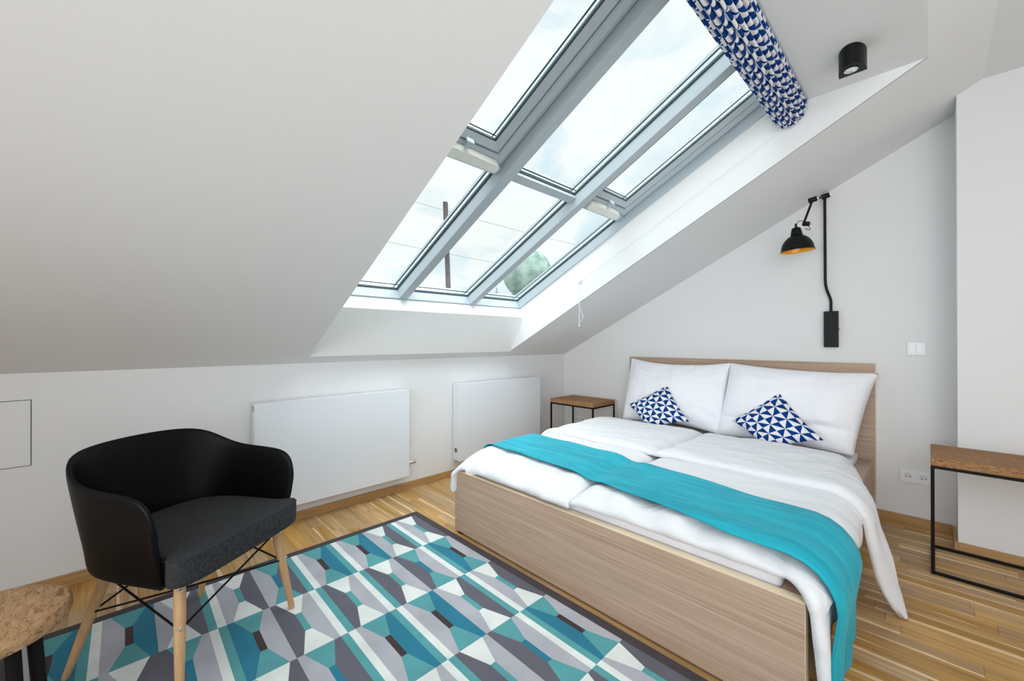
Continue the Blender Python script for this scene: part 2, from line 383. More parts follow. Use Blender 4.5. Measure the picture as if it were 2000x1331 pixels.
# chimney breast
pc = [(CHX, 0), (XR, 0), (XR, ZC), (XC, ZC), (CHX, sz(CHX) if CHX < XC else ZC)]
wallbox('wall_chimney_breast', CHX, XR, CHY, 0, -.08, ZC)
wallbox('wall_right', XR, XR+T, YB, 0, -.08, ZC)
wallbox('wall_rear', 0, XR, YB-T, YB, -.08, ZC)
wallbox('ceiling', XC, XR, YB, 0, ZC, ZC+T)
# sloped ceiling with the skylight opening, 3 cm thick skins above
SX0 = .095; SX1 = (SOF-K)/SL
def sl_pt(x, y): return (x, y, sz(x))
xs_ = [-.0, SX0, SX1, XC]; ys_ = [YB, SKL, SKR, 0.0]
vs = [sl_pt(x, y) for x in xs_ for y in ys_]; fs = []
for i in range(3):
    for j in range(3):
        if (i, j) == (1, 1): continue
        fs.append((i*4+j, i*4+j+1, (i+1)*4+j+1, (i+1)*4+j))
# outer skin gives it thickness
o_ = len(vs); vs += [(x-.055, y, z+.11) for x, y, z in vs]; fs += [tuple(reversed([a+o_ for a in f])) for f in fs]
for a, b in ((0, 3), (12, 15), (0, 12), (3, 15)): fs.append((a, b, b+o_, a+o_))
obj('ceiling_sloped', vs, fs, M['ceiling'], kind='structure')
# window plane: Z = Z0 + .5 X
WM, Z0W = .5, 1.4025; TH = math.atan(WM)
def wz(x): return Z0W+WM*x
# reveals (each a thin slab) : right, left, bottom face, bottom upstand strip, soffit
XSO = (SOF-Z0W)/WM
def prism(name, pts, dy0, dy1, mat):
    n = len(pts); vs = [(x, dy0, z) for x, z in pts]+[(x, dy1, z) for x, z in pts]
    return obj(name, vs, [tuple(range(n)), tuple(reversed(range(n, 2*n)))]+[(i, i+n, (i+1) % n+n, (i+1) % n) for i in range(n)], mat, kind='structure')
rev = [(SX0-.006, sz(SX0)+.004), (SX1, SOF+.004), (SX1, SOF+.32), (XSO, SOF+.17), (.10, wz(.10)+.12), (.02, sz(SX0)+.1)]
prism('trim_1', rev, SKR, SKR+.03, M['reveal'])
prism('trim_2', rev, SKL-.03, SKL, M['reveal'])
lip = (.261, 1.429); lip2 = (.225, 1.513)
prism('trim_3', [(SX0, sz(SX0)), lip, lip2, (.17, wz(.2)), (.02, 1.35), (.02, sz(SX0))], SKL, SKR, M['reveal'])
prism('trim_4', [(2.325, SOF), (SX1, SOF), (SX1+.04, SOF+.02), (SX1, SOF+.03), (2.36, SOF+.018)], SKL, SKR, M['ceiling'])
# baseboards
def bboard(name, pts, mat):   # pts: plan rectangle
    (x0, y0), (x1, y1) = pts
    return box(name, x0, x1, y0, y1, 0, .057, mat, bevel=.0015, kind='structure')
bboard('baseboard_left', ((0, YB), (.015, 0)), M['skirting'])
bboard('baseboard_back', ((.015, -.015), (CHX-.015, 0)), M['skirting_x'])
bboard('baseboard_chimney_side', ((CHX-.015, CHY-.015), (CHX, -.015)), M['skirting'])
bboard('baseboard_chimney', ((CHX, CHY-.015), (XR, CHY)), M['skirting_x'])

# ------------------------------------------------------------------ the skylight, in its own slanted frame: x up the slope, y along the wall, z outwards
win = bpy.data.objects.new('window_1', None); COL.objects.link(win); win.location = (0, 0, Z0W); win.rotation_euler = (0, -TH, 0); win['kind'] = 'structure'
UT = XSO/math.cos(TH)+.34
def wb(name, u0, u1, y0, y1, d0, d1, mat='alu', bevel=.0025, parent=win): return box(name, u0, u1, y0, y1, d0, d1, M[mat], parent, bevel)
M1 = (-2.235, -2.168); M2 = (-1.575, -1.514); UB = .262; FR = -.977; FL = -2.805
TR = (1.487, 1.540)
wb('bottom_rail', .16, UB, SKL, SKR+.02, 0, .10)
wb('top_rail', UT-.05, UT, SKL, SKR+.02, 0, .10)
wb('side_rail', UB, UT-.05, FR, SKR+.02, 0, .10)
wb('side_rail', UB, UT-.05, SKL, FL, 0, .10)
wb('mullion', UB, UT-.05, M1[0], M1[1], 0, .10)
wb('mullion', UB, UT-.05, M2[0], M2[1], 0, .10)
cols = [(FL, M1[0]), (M1[1], M2[0]), (M2[1], FR)]
for a, b in cols: wb('transom', TR[0], TR[1], a, b, .05, .10)
def frame_ring(name, u0, u1, y0, y1, w, d0, d1, mat, parent, bevel=.0015):
    bm = bmesh.new()
    for q in ((u0, u1, y0, y0+w), (u0, u1, y1-w, y1), (u0, u0+w, y0+w, y1-w), (u1-w, u1, y0+w, y1-w)): bx(bm, q[0], q[1], q[2], q[3], d0, d1)
    return bmobj(name, bm, M[mat], parent, False, None, 0)
def glazing(u0, u1, y0, y1, dg):
    p = wb('pane', u0+.003, u1-.003, y0+.003, y1-.003, dg+.004, dg+.008, 'glass', 0)
    frame_ring('gasket', u0, u1, y0, y1, .005, dg-.006, dg+.003, 'gasket', p)
    frame_ring('spacer', u0+.003, u1-.003, y0+.003, y1-.003, .006, dg+.009, dg+.030, 'alu_strip', p)
    frame_ring('outer_gasket', u0+.001, u1-.001, y0+.001, y1-.001, .011, dg+.031, dg+.035, 'gasket', p)
    frame_ring('outer_bead', u0, u1, y0, y1, .013, dg+.036, dg+.052, 'alu', p)
for i, (a, b) in enumerate(cols):
    glazing(UB, TR[0], a, b, .080)
    if i == 1: glazing(TR[1], UT-.05, a, b, .080)
    else:   # opening sash: a rounded outer band and a splayed inner band
        u0, u1 = TR[1]-.008, UT-.05; W1, W2 = .070, .118
        def ringpts(w, dd): return [(u0+w, a+w, dd), (u1-w, a+w, dd), (u1-w, b-w, dd), (u0+w, b-w, dd)]
        prof = [(0, .10), (.004, .10), (.004, .066), (.010, .058), (.03, .052), (.060, .058), (.065, .066), (.066, .090), (.071, .090), (.072, .066), (.080, .060), (W2-.004, .078), (W2, .083), (W2, .12)]
        vs, fs = [], []
        for w, dd in prof: vs += ringpts(w, dd)
        for q in range(len(prof)-1):
            for e in range(4): fs.append((q*4+e, q*4+(e+1) % 4, (q+1)*4+(e+1) % 4, (q+1)*4+e))
        sa = obj('sash', vs, fs, M['alu'], win)
        p = box('sash_pane', u0+W2-.002, u1-W2+.002, a+W2-.002, b-W2+.002, .088, .092, M['glass'], sa, 0)
        frame_ring('sash_gasket', u0+W2-.002, u1-W2+.002, a+W2-.002, b-W2+.002, .006, .080, .087, 'gasket', sa)
        frame_ring('sash_spacer', u0+W2, u1-W2, a+W2, b-W2, .006, .093, .110, 'alu_strip', sa)
        frame_ring('sash_outer_gasket', u0+W2, u1-W2, a+W2, b-W2, .009, .111, .115, 'gasket', sa)
for yy in (-2.21, -1.57, -1.005):   # little hooks on the white upstand
    bm = bmesh.new(); tube(bm, [(.213, yy, .010), (.213, yy, -.012), (.205, yy, -.017), (.199, yy, -.010)], .0022, 6)
    bmobj('hook', bm, M['chrome'], win)
def wpt(uu, y, dd): return Vector((uu*math.cos(TH)-dd*math.sin(TH), y, Z0W+uu*math.sin(TH)+dd*math.cos(TH)))

# chain actuators that open the sashes
def actuator(y0, y1, label):
    t_ = thing('window_actuator', label, 'window opener', wpt(1.545, (y0+y1)/2, .05), rot=(0, -TH, 0))
    h = (y1-y0)/2
    bm = bmesh.new(); out = [(-.024, -h+.010), (-.016, -h), (.020, -h), (.027, -h+.010), (.027, -.045), (.033, -.02), (.033, .03), (.027, .055), (.027, h-.012), (.016, h), (-.014, h), (-.024, h-.012)]
    lo = [bm.verts.new((a, b, 0)) for a, b in out]; hi = [bm.verts.new((a, b, -.045)) for a, b in out]
    bm.faces.new(lo); bm.faces.new(hi[::-1])
    for i in range(len(out)): j = (i+1) % len(out); bm.faces.new((lo[i], hi[i], hi[j], lo[j]))
    bmobj('housing', bm, M['cream'], t_, bevel=.005)
    bm = bmesh.new(); bx(bm, .04, .085, -.012, .012, -.03, -.02); bx(bm, .075, .085, -.02, .02, -.035, -.005); bmobj('chain_bracket', bm, M['alu'], t_, bevel=.001)
    tubeo('cable', [(-.01, h-.005, -.02), (0, h+.014, -.022), (-.018, h+.022, -.018), (-.034, h+.01, -.010), (-.036, h-.02, -.004)], .003, M['cream'], t_, 8)
actuator(-2.745, -2.285, 'long cream window opener under the far left sash of the skylight')
actuator(-1.46, -1.10, 'short cream window opener under the sash nearest the bed wall')

# ------------------------------------------------------------------ pleated blind pulled up under the soffit
bl = thing('roman_blind', 'blue and white triangle-print blind gathered in pleats at the top of the skylight', 'blind', (2.42, -1.9, SOF))
rr = random.Random(5)
base = [(-.085, -.035), (-.078, -.075), (-.060, -.100), (-.035, -.118), (-.008, -.122), (.018, -.112), (.040, -.092), (.056, -.064), (.064, -.036), (.067, -.003)]
def catm(P, t):
    n = len(P)-1; i = min(int(t*n), n-1); f = t*n-i
    p = [P[max(0, i-1)], P[i], P[i+1], P[min(n, i+2)]]
    return tuple(.5*((2*p[1][k]) + (-p[0][k]+p[2][k])*f + (2*p[0][k]-5*p[1][k]+4*p[2][k]-p[3][k])*f*f + (-p[0][k]+3*p[1][k]-3*p[2][k]+p[3][k])*f**3) for k in range(len(P[0])))
NP_, NS = 12, 16
prof = []
for i in range(NP_*NS+1):
    t = i/(NP_*NS); x, z = catm(base, t); x2, z2 = catm(base, min(1, t+.01)); x1, z1 = catm(base, max(0, t-.01))
    tx, tz = x2-x1, z2-z1; l = math.hypot(tx, tz); nx, nz_ = tz/l, -tx/l
    ph = (i % NS)/NS; k_ = i/NS; a = (.0195*abs(math.sin(PI*ph))**.6-.010)*(1 if k_ < NP_-1 else .15)
    prof.append((x+nx*a, z+nz_*a))
vs, fs, uvs = [], [], []
ny = 60; Y0, Y1 = -2.80, -.985
arc = [0]
for a, b in zip(prof, prof[1:]): arc.append(arc[-1]+math.hypot(b[0]-a[0], b[1]-a[1]))
for j in range(ny):
    yy = lerp(Y0, Y1, j/(ny-1))
    for i, (x, z) in enumerate(prof):
        w = .0012*noise.noise(Vector((i*.07, yy*5, 1)))
        ye = yy + (.010*math.sin(i/NS*2.4)+.006*math.sin(i*.9) if j == ny-1 else 0)
        vs.append((x+w, ye+1.9, z+w)); uvs.append((ye, arc[i]*1.0))
n_ = len(prof)
for j in range(ny-1):
    for i in range(n_-1): fs.append((j*n_+i, j*n_+i+1, (j+1)*n_+i+1, (j+1)*n_+i))
fab = obj('fabric', vs, fs, M['pin'], bl, True)
uvl = fab.data.uv_layers.new(name='UVMap')
for lp in fab.data.loops: uvl.data[lp.index].uv = uvs[lp.vertex_index]
# flat top strip of the fabric below the rail, and a cap at the end that closes the folds
box('head_rail', .060, .076, -.90, .915, -.009, 0, M['alu'], bl, .001)

# cord of the blind on the reveal
cd = thing('pull_cord', 'thin white blind cord with tassel hanging from a clip on the skylight reveal', 'cord', (.94, -.968, 1.70))
bm = bmesh.new(); bx(bm, -.022, .022, -.008, .004, -.006, .006, Matrix.Rotation(-.5, 4, 'Y')); bx(bm, -.006, .006, -.018, 0, -.008, .006); bmobj('clip', bm, M['plastic'], cd, bevel=.001)
bm = bmesh.new()
tube(bm, [(.004, -.014, 0), (.006, -.016, -.12), (.002, -.018, -.24), (0, -.018, -.35)], .0018, 6)
tube(bm, [(-.012, -.014, -.01), (-.010, -.018, -.10), (.004, -.022, -.20), (.03, -.02, -.27), (.045, -.02, -.30), (.022, -.02, -.335), (.004, -.018, -.34)], .0016, 6)
bmobj('cord', bm, M['plastic'], cd)
bm = bmesh.new(); lathe(bm, [(0, .0), (.003, 0), (.0055, -.03), (0, -.031)], 10, Matrix.Translation((0, -.018, -.345))); bmobj('tassel', bm, M['plastic'], cd)
tubeo('guide_cord', [(.01, -.006, .0), (.75, -.006, .37), (1.40, -.006, .70)], .0016, M['plastic'], cd, 6)

# ------------------------------------------------------------------ radiators
def radiator(y0, y1, z0, z1, label, side_dial, group):
    t_ = thing('radiator', label, 'radiator', (0, (y0+y1)/2, z0), group=group)
    h = (y1-y0)/2; H = z1-z0
    box('front_panel', .088, .100, -h, h, 0, H, M['radiator'], t_, .003)
    box('core', .035, .088, -h+.02, h-.012, .02, H-.02, M['radiator'], t_, .004)
    box('top_grille', .012, .090, -h+.002, h-.002, H-.014, H-.002, M['radiator'], t_, .003)
    box('side_cover', .006 if side_dial else .020, .089, -h+.001, -h+.010, .006, H-.012, M['radiator'], t_, .002)
    box('side_cover', .012, .089, h-.010, h-.001, .006, H-.012, M['radiator'], t_, .002)
    box('wall_bracket', 0, .04, -h+.10, -h+.14, H*.3, H*.7, M['radiator'], t_, .001)
    box('wall_bracket', 0, .04, h-.14, h-.10, H*.3, H*.7, M['radiator'], t_, .001)
    if side_dial:
        bm = bmesh.new(); lathe(bm, [(0, 0), (.020, 0), (.021, .002), (.019, .004), (0, .003)], 24, Matrix.Translation((.05, -h+.001, .095)) @ Matrix.Rotation(PI/2, 4, 'X'))
        o = bmobj('thermostat_dial', bm, plain('dial_grey', (.17, .18, .18), .5), t_); o['label'] = 'round grey dial'
    else:
        bm = bmesh.new(); bx(bm, .05, .082, -h-.003, -h+.002, H-.050, H-.016); o = bmobj('grille_end_shade', bm, plain('grille_shadow', (.42, .42, .42), .6), t_)  # grey patch coloured as the shadow in the grille's end
    bm = bmesh.new(); mt = Matrix.Translation((.055, h+.002, .090)) @ Matrix.Rotation(-PI/2, 4, 'X')
    lathe(bm, [(0, 0), (.008, 0), (.008, .012), (.013, .014), (.013, .022), (.0145, .024), (.0145, .07), (.012, .076), (0, .077)] if not side_dial else [(0, 0), (.007, 0), (.007, .02), (.012, .022), (.012, .05), (0, .052)], 16, mt)
    o = bmobj('valve', bm, M['chrome'], t_); autosmooth(o, .6)
    tubeo('pipe', [(.055, h+.022, .088), (.055, h+.022, .06), (.03, h+.022, .045), (.0, h+.022, .045)], .007, M['chrome'], t_, 10)
radiator(-3.130, -2.076, .135, .820, 'wide flat white radiator on the knee wall behind the black armchair', False, 'flat white radiators')
radiator(-1.592, -.534, .144, .827, 'flat white radiator with grey side dial beside the bed', True, 'flat white radiators')

# access hatch in the knee wall
ha = thing('access_hatch', 'flush white hatch with dark gap in the knee wall', 'hatch', (0, -4.26, .771))
box('hatch_gap', 0, .0012, -.24, .2425, -.1565, .1565, plain('hatch_gap', (.10, .10, .11), .8), ha, 0)
box('hatch_panel', .0002, .0030, -.238, .2395, -.1535, .1535, M['wall'], ha, .0005)

# ------------------------------------------------------------------ wall plates
def rocker_switch():
    t_ = thing('light_switch', 'white double rocker switch on the wall right of the headboard', 'switch', (2.896, 0, 1.148))
    box('plate', -.042, .042, -.009, 0, -.041, .041, M['plastic'], t_, .002)
    box('rocker', -.033, -.001, -.0145, -.008, -.030, .030, M['plastic'], t_, .0015)
    box('rocker', .001, .033, -.0125, -.008, -.030, .030, M['plastic'], t_, .0015)
rocker_switch()
def socket_pair(x, z, label, kinds):
    t_ = thing('power_socket', label, 'socket', (x, 0, z))
    box('plate', -.077, .077, -.009, 0, -.041, .041, M['plastic'], t_, .002)
    for sx, kd in zip((-.036, .036), kinds):
        bm = bmesh.new(); bx(bm, sx-.033, sx+.033, -.0125, -.0085, -.033, .033)
        ins = bmobj('insert', bm, M['plastic'], t_, bevel=.0015)
        if kd == 'round':
            bm = bmesh.new(); lathe(bm, [(.0215, 0), (.0215, .0012), (.020, .0012), (.019, -.003), (0, -.003)], 28, Matrix.Translation((sx, -.0125, 0)) @ Matrix.Rotation(PI/2, 4, 'X')); bmobj('well', bm, M['plastic'], ins)
            bm = bmesh.new()
            for hx, hz, rad in ((-.0095, 0, .0036), (.0095, 0, .0036), (0, .004, .0028)):
                lathe(bm, [(rad, 0), (0, .0012)], 10, Matrix.Translation((sx+hx, -.0127, hz)) @ Matrix.Rotation(PI/2, 4, 'X'))
            bmobj('pin_hole', bm, M['hole'], ins)
            bm = bmesh.new()
            for a0 in range(10):
                t0, t1 = .35+a0*.245, .35+(a0+1)*.245
                q = [bm.verts.new((sx+r_*math.cos(tt), -.0139, r_*math.sin(tt))) for r_, tt in ((.0180, t0), (.0205, t0), (.0205, t1), (.0180, t1))]; bm.faces.new(q)
            bmobj('rim_shade', bm, plain('socket_shade', (.30, .29, .27), .6), ins)  # flat grey arc paints the shade under the well's upper rim
        elif kd == 'dots':
            bm = bmesh.new()
            for hx, hz in ((-.012, .004), (.008, .008), (-.003, .014), (.006, -.004)):
                lathe(bm, [(.004, 0), (0, .0015)], 10, Matrix.Translation((sx+hx, -.0127, hz)) @ Matrix.Rotation(PI/2, 4, 'X'))
            bmobj('pin_hole', bm, M['hole'], ins)
        else:
            bm = bmesh.new(); bx(bm, sx-.016, sx+.016, -.0135, -.012, -.006, .010); bx(bm, sx-.02, sx+.012, -.014, -.012, -.020, -.017); bmobj('port', bm, plain('port_grey', (.3, .3, .31), .5), ins)
socket_pair(2.892, .313, 'white double power socket between headboard and right side table', ('round', 'round'))
socket_pair(.235, .315, 'white double wall socket behind the legs of the corner side table', ('dots', 'port'))

# ------------------------------------------------------------------ wall lamp
wl = thing('wall_lamp', 'black swing-arm wall lamp with gold-lined dome shade above the bed', 'lamp', (2.462, 0, 1.285))
box('wall_box', -.040, .042, -.036, 0, -.130, .130, M['lampblack'], wl, .002)
bm = bmesh.new(); lathe(bm, [(0, 0), (.004, 0), (.004, .006), (0, .006)], 10, Matrix.Translation((.042, -.02, .0)) @ Matrix.Rotation(PI/2, 4, 'Y')); bmobj('switch_knob', bm, M['lampblack'], wl)
tubeo('pole', [(.000, -.018, .128), (.000, -.018, .20), (-.004, -.020, .225), (-.022, -.030, .285), (-.028, -.034, .32), (-.030, -.036, .36), (-.031, -.040, .95)], .0088, M['lampblack'], wl, 12)
J1 = Vector((-.026, -.045, .965)); J2 = Vector((-.060, -.30, .885)); J3 = Vector((-.105, -.32, .735))
def joint(c, ax, L=.050, rad=.0175):
    ax = Vector(ax).normalized(); bm = bmesh.new(); tube(bm, [c-ax*L/2, c-ax*(L/2-.004), c+ax*(L/2-.004), c+ax*L/2], [rad*.75, rad, rad, rad*.75], 14)
    o = bmobj('joint', bm, M['lampblack'], wl); autosmooth(o, .9)
    bm = bmesh.new(); tube(bm, [c+ax*L/2, c+ax*(L/2+.008)], [.006, .005], 8); bmobj('wing_nut', bm, M['chrome'], o)
joint(J1, (1, .1, .25)); joint(J2, (1, .1, .2)); joint(J3+Vector((.012, 0, -.012)), (1, 0, -.2), .042, .0155)
tubeo('arm', [J1, J2], .0072, M['lampblack'], wl); tubeo('arm', [J2, J3], .0072, M['lampblack'], wl)
# shade
sc_ = Vector((-.150, -.31, .645)); sm = Matrix.Translation(sc_) @ Matrix.Rotation(-.045, 4, 'Y') @ Matrix.Rotation(.03, 4, 'X')
def shade_prof(o=0):
    R0 = .099
    return [(R0+.003-o, -.100), (R0-o, -.096)] + [((R0-.002-o)*math.cos(a), -.094+(R0-.002-o)*math.sin(a)*1.12) for a in [i*PI/2*.78/10 for i in range(1, 11)]]
po = shade_prof(); pi_ = shade_prof(.003)
top = [(.036, .010), (.033, .028), (.028, .052), (.026, .060), (.018, .064), (0, .064)]
bm = bmesh.new(); lathe(bm, po + top, 40, sm); o = bmobj('shade', bm, M['lampblack'], wl); autosmooth(o, .7)
bm = bmesh.new(); lathe(bm, pi_ + [(.030, .004), (.02, .012), (0, .014)], 40, sm); li = bmobj('lining', bm, M['gold'], o); autosmooth(li, .9); li['label'] = 'gold lining'
bm = bmesh.new(); lathe(bm, [(0, .02), (.013, .01), (.014, -.03), (.026, -.055), (.026, -.07), (.015, -.085), (0, -.09)], 20, sm); bu = bmobj('bulb', bm, M['plastic'], o); autosmooth(bu, .9)
bm = bmesh.new(); lathe(bm, [(0, .064), (.010, .064), (.0095, .070), (.007, .072), (.0068, .092), (0, .094)], 12, sm); bmobj('cable_gland', bm, M['lampblack'], o)
tubeo('cable', [sc_+Vector((0, 0, .09)), sc_+Vector((.012, 0, .108)), sc_+Vector((.035, -.004, .104)), sc_+Vector((.055, -.006, .085)), sc_+Vector((.072, -.006, .055)), sc_+Vector((.080, -.004, .036)), sc_+Vector((.070, 0, .034)), sc_+Vector((.05, 0, .05))], .0024, M['lampblack'], wl, 8)

# ------------------------------------------------------------------ ceiling spotlight
sp = thing('ceiling_spotlight', 'black rounded spotlight mounted on the ceiling beside the skylight', 'spotlight', (2.712, -1.245, SOF))
out = [(-.052, 0), (.048, 0)] + [(-.002+.050*math.cos(a), -.012-.085*math.sin(a)) for a in [i*PI/14 for i in range(0, 15)]]
out = [(-.052, 0), (.048, 0), (.048, -.012)] + [(-.002+.050*math.cos(a), -.012-.088*math.sin(a)) for a in [i*PI/14 for i in range(1, 14)]] + [(-.052, -.012)]
bm = bmesh.new(); lo = [bm.verts.new((a, b, -.094)) for a, b in out]; hi = [bm.verts.new((a, b, 0)) for a, b in out]
bm.faces.new(lo); bm.faces.new(hi[::-1])
for i in range(len(out)): j = (i+1) % len(out); bm.faces.new((lo[i], hi[i], hi[j], lo[j]))
sb = bmobj('body', bm, M['lampblack'], sp, bevel=0); autosmooth(sb, .5)
ml = Matrix.Translation((-.004, -.046, -.094))
bm = bmesh.new(); lathe(bm, [(.030, 0), (.030, -.002), (.026, -.002), (.026, 0)], 28, ml); bmobj('trim_ring', bm, M['lampblack'], sp)
bm = bmesh.new(); lathe(bm, [(.026, -.0012), (.020, -.0004), (.012, -.001), (.006, -.0018), (0, -.002)], 24, ml)
lm, lt, lb = newmat('faceted_reflector'); vo = lt.nodes.new('ShaderNodeTexVoronoi'); vo.inputs['Scale'].default_value = 90; tcx = lt.nodes.new('ShaderNodeTexCoord'); lt.links.new(tcx.outputs['Object'], vo.inputs['Vector'])
rpx = ramp(lt, [(0, (.25, .26, .27)), (.6, (.95, .97, 1))]); sepx = lt.nodes.new('ShaderNodeSeparateColor'); lt.links.new(vo.outputs['Color'], sepx.inputs[0]); lt.links.new(sepx.outputs[0], rpx.inputs[0]); lt.links.new(rpx.outputs[0], lb.inputs['Base Color']); lb.inputs['Roughness'].default_value = .35
o = bmobj('lens', bm, lm, sp); o['label'] = 'silver faceted reflector'

# ------------------------------------------------------------------ bed
bed = thing('bed', 'wide oak-veneer double bed with low footboard and plain headboard', 'bed', (1.78, -1.1, 0))
def bb(name, x0, x1, y0, y1, z0, z1, mat, bev=.0012, parent=bed): return box(name, x0-1.78, x1-1.78, y0+1.1, y1+1.1, z0, z1, M[mat], parent, bev)
fx0, fx1, fy, fz = .868, 2.687, -2.193, .389
bb('footboard', fx0, fx1, fy, fy+.044, .012, fz-.001, 'veneer')
bb('top_edge', fx0, fx1, fy+.0008, fy+.0435, fz-.0012, fz, 'edging', 0)
bb('side_edge', fx1, fx1+.0012, fy+.0006, fy+.044, .012, fz-.0005, 'edging', 0)
bb('footboard_foot', fx0+.03, fx0+.07, fy+.005, fy+.035, 0, .012, 'blackmetal', 0)
bb('footboard_foot', fx1-.07, fx1-.03, fy+.005, fy+.035, 0, .012, 'blackmetal', 0)
bb('headboard', .859, 2.699, -.034, -.004, 0, 1.044, 'veneer')
bb('headboard_edge', 2.699, 2.7002, -.0335, -.004, 0, 1.043, 'edging', 0)
bb('side_rail', fx0+.004, fx0+.030, fy+.044, -.034, .10, fz-.014, 'veneer')
bb('side_rail', fx1-.030, fx1-.004, fy+.044, -.034, .10, fz-.014, 'veneer')
bb('ledge', fx0+.002, .944, fy+.044, -.034, fz-.014, fz, 'veneer')
bb('ledge', 2.615, fx1-.001, fy+.044, -.034, fz-.014, fz, 'veneer')
bb('slatted_base', .944, 2.615, fy+.044, -.034, .20, .225, 'veneer')

mt_ = box('mattress', .946, 2.612, -2.135, -.045, .2255, .432, M['sheet'], None, .022, seg=4); autosmooth(mt_, .9)
tag(mt_, 'mattress in a white sheet lying inside the oak bed frame', 'mattress')

# cloth over the bed: s runs across the bed and down its sides
ZB = .434; XL, XRr = .965, 2.622; RL = .095
def profile(s, h, rad=.078, flare=.10):
    if s < XL:
        t = XL-s; a = min(t/rad, PI/2*.97)
        x = XL-rad*math.sin(a); z = ZB-rad*(1-math.cos(a)); nx, nz_ = -math.sin(a), math.cos(a)
        rest = t-rad*PI/2*.97
        if rest > 0: x -= rest*.02; z -= rest
        return x+nx*h, z+nz_*h
    if s > XRr:
        t = s-XRr; a = min(t/rad, PI/2*.97)
        x = XRr+rad*math.sin(a); z = ZB-rad*(1-math.cos(a)); nx, nz_ = math.sin(a), math.cos(a)
        rest = t-rad*PI/2*.97
        if rest > 0: x += rest*flare; z -= rest*(1-.5*flare*flare)
        return x+nx*h, z+nz_*h
    return s, ZB+h
def nf(x, y, z=0): return noise.noise(Vector((x, y, z)))
ARC = .078*PI/2*.97
def duvet(name, sA, sB, yA, yB, label, seed, right):
    """sA..sB functions of y; yA front, yB head"""
    nu, nv = 90, 70
    def P(i, j, top):
        y = lerp(yA(0) if callable(yA) else yA, yB, j)
        a, b = sA(y), sB(y); s = lerp(a, b, i)
        ds = min(s-a, b-s); dy = min(y-(yA), yB-y)
        # centre hem is pinched, side hems thin
        e = edge(ds+.004, .12 if (s-a > b-s) == right or True else .1)*edge(dy+.004, .19)
        n = .010*nf(s*5, y*6, seed)+.006*nf(s*13, y*9, seed+3)
        wave = .012*math.sin(s*26+2*nf(s*3, y*2, seed))*math.exp(-(y-yA)/.12)
        h = (.010+.058*e+(n+wave)*min(1, e*1.6)) if top else .001
        side = max(0, s-XRr-.1) if right else max(0, XL-.08-s)
        if top and side > 0: h = .014+.034*e+.012*math.sin(y*30+seed)*min(1, side*8)+.008*nf(s*9, y*11, seed)
        if not top and side > 0: h = .001
        x, z = profile(s, h)
        if s < XL+.12: z -= .034*math.exp(-((y-yA)/.10)**2)*min(1, max(0, (XL+.12-s)/.12))*min(1, max(0, 1-(XL-s)/.25))
        if y < yA+.12 and XL < s < XRr: z -= (.008 if right else .030)*(1-(y-yA)/.12)      # hem droops on to the frame
        yw = y + (.010*nf(s*4.5, 0, seed+7)+.006*nf(s*14, 2, seed)) * math.exp(-(y-yA)/.08)
        out_ = max(s-XRr, XL-s)
        if out_ > 0: yw -= .040*min(1, out_*11)*math.exp(-(y-yA)/.10)
        if right: yw -= .030*math.exp(-(s-1.776)/.10)*math.exp(-(y-yA)/.10)
        return (x, yw, z)
    vs, fs = slab_grid(nu, nv, lambda i, j: P(i, j, True), lambda i, j: P(i, j, False))
    o = obj(name, vs, fs, M['linen'], None, True)
    return tag(o, label, 'duvet', 'white duvets on the bed')
hemL = [(-2.17, .10), (-2.05, .06), (-1.9, .03), (-1.2, .02)]
hemR = [(-2.17, .27), (-2.10, .17), (-2.02, .09), (-1.85, .07), (-1.2, .08)]
dl = duvet('duvet', lambda y: XL-ARC-table(hemL, y), lambda y: 1.768+.006*math.sin(y*9), -2.184, -1.20, 'white cotton duvet on the radiator side of the bed', 11, False)
dr = duvet('duvet', lambda y: 1.776+.006*math.sin(y*9), lambda y: XRr+ARC+table(hemR, y), -2.160, -1.20, 'white cotton duvet hanging over the bedside next to the socket wall', 23, True)
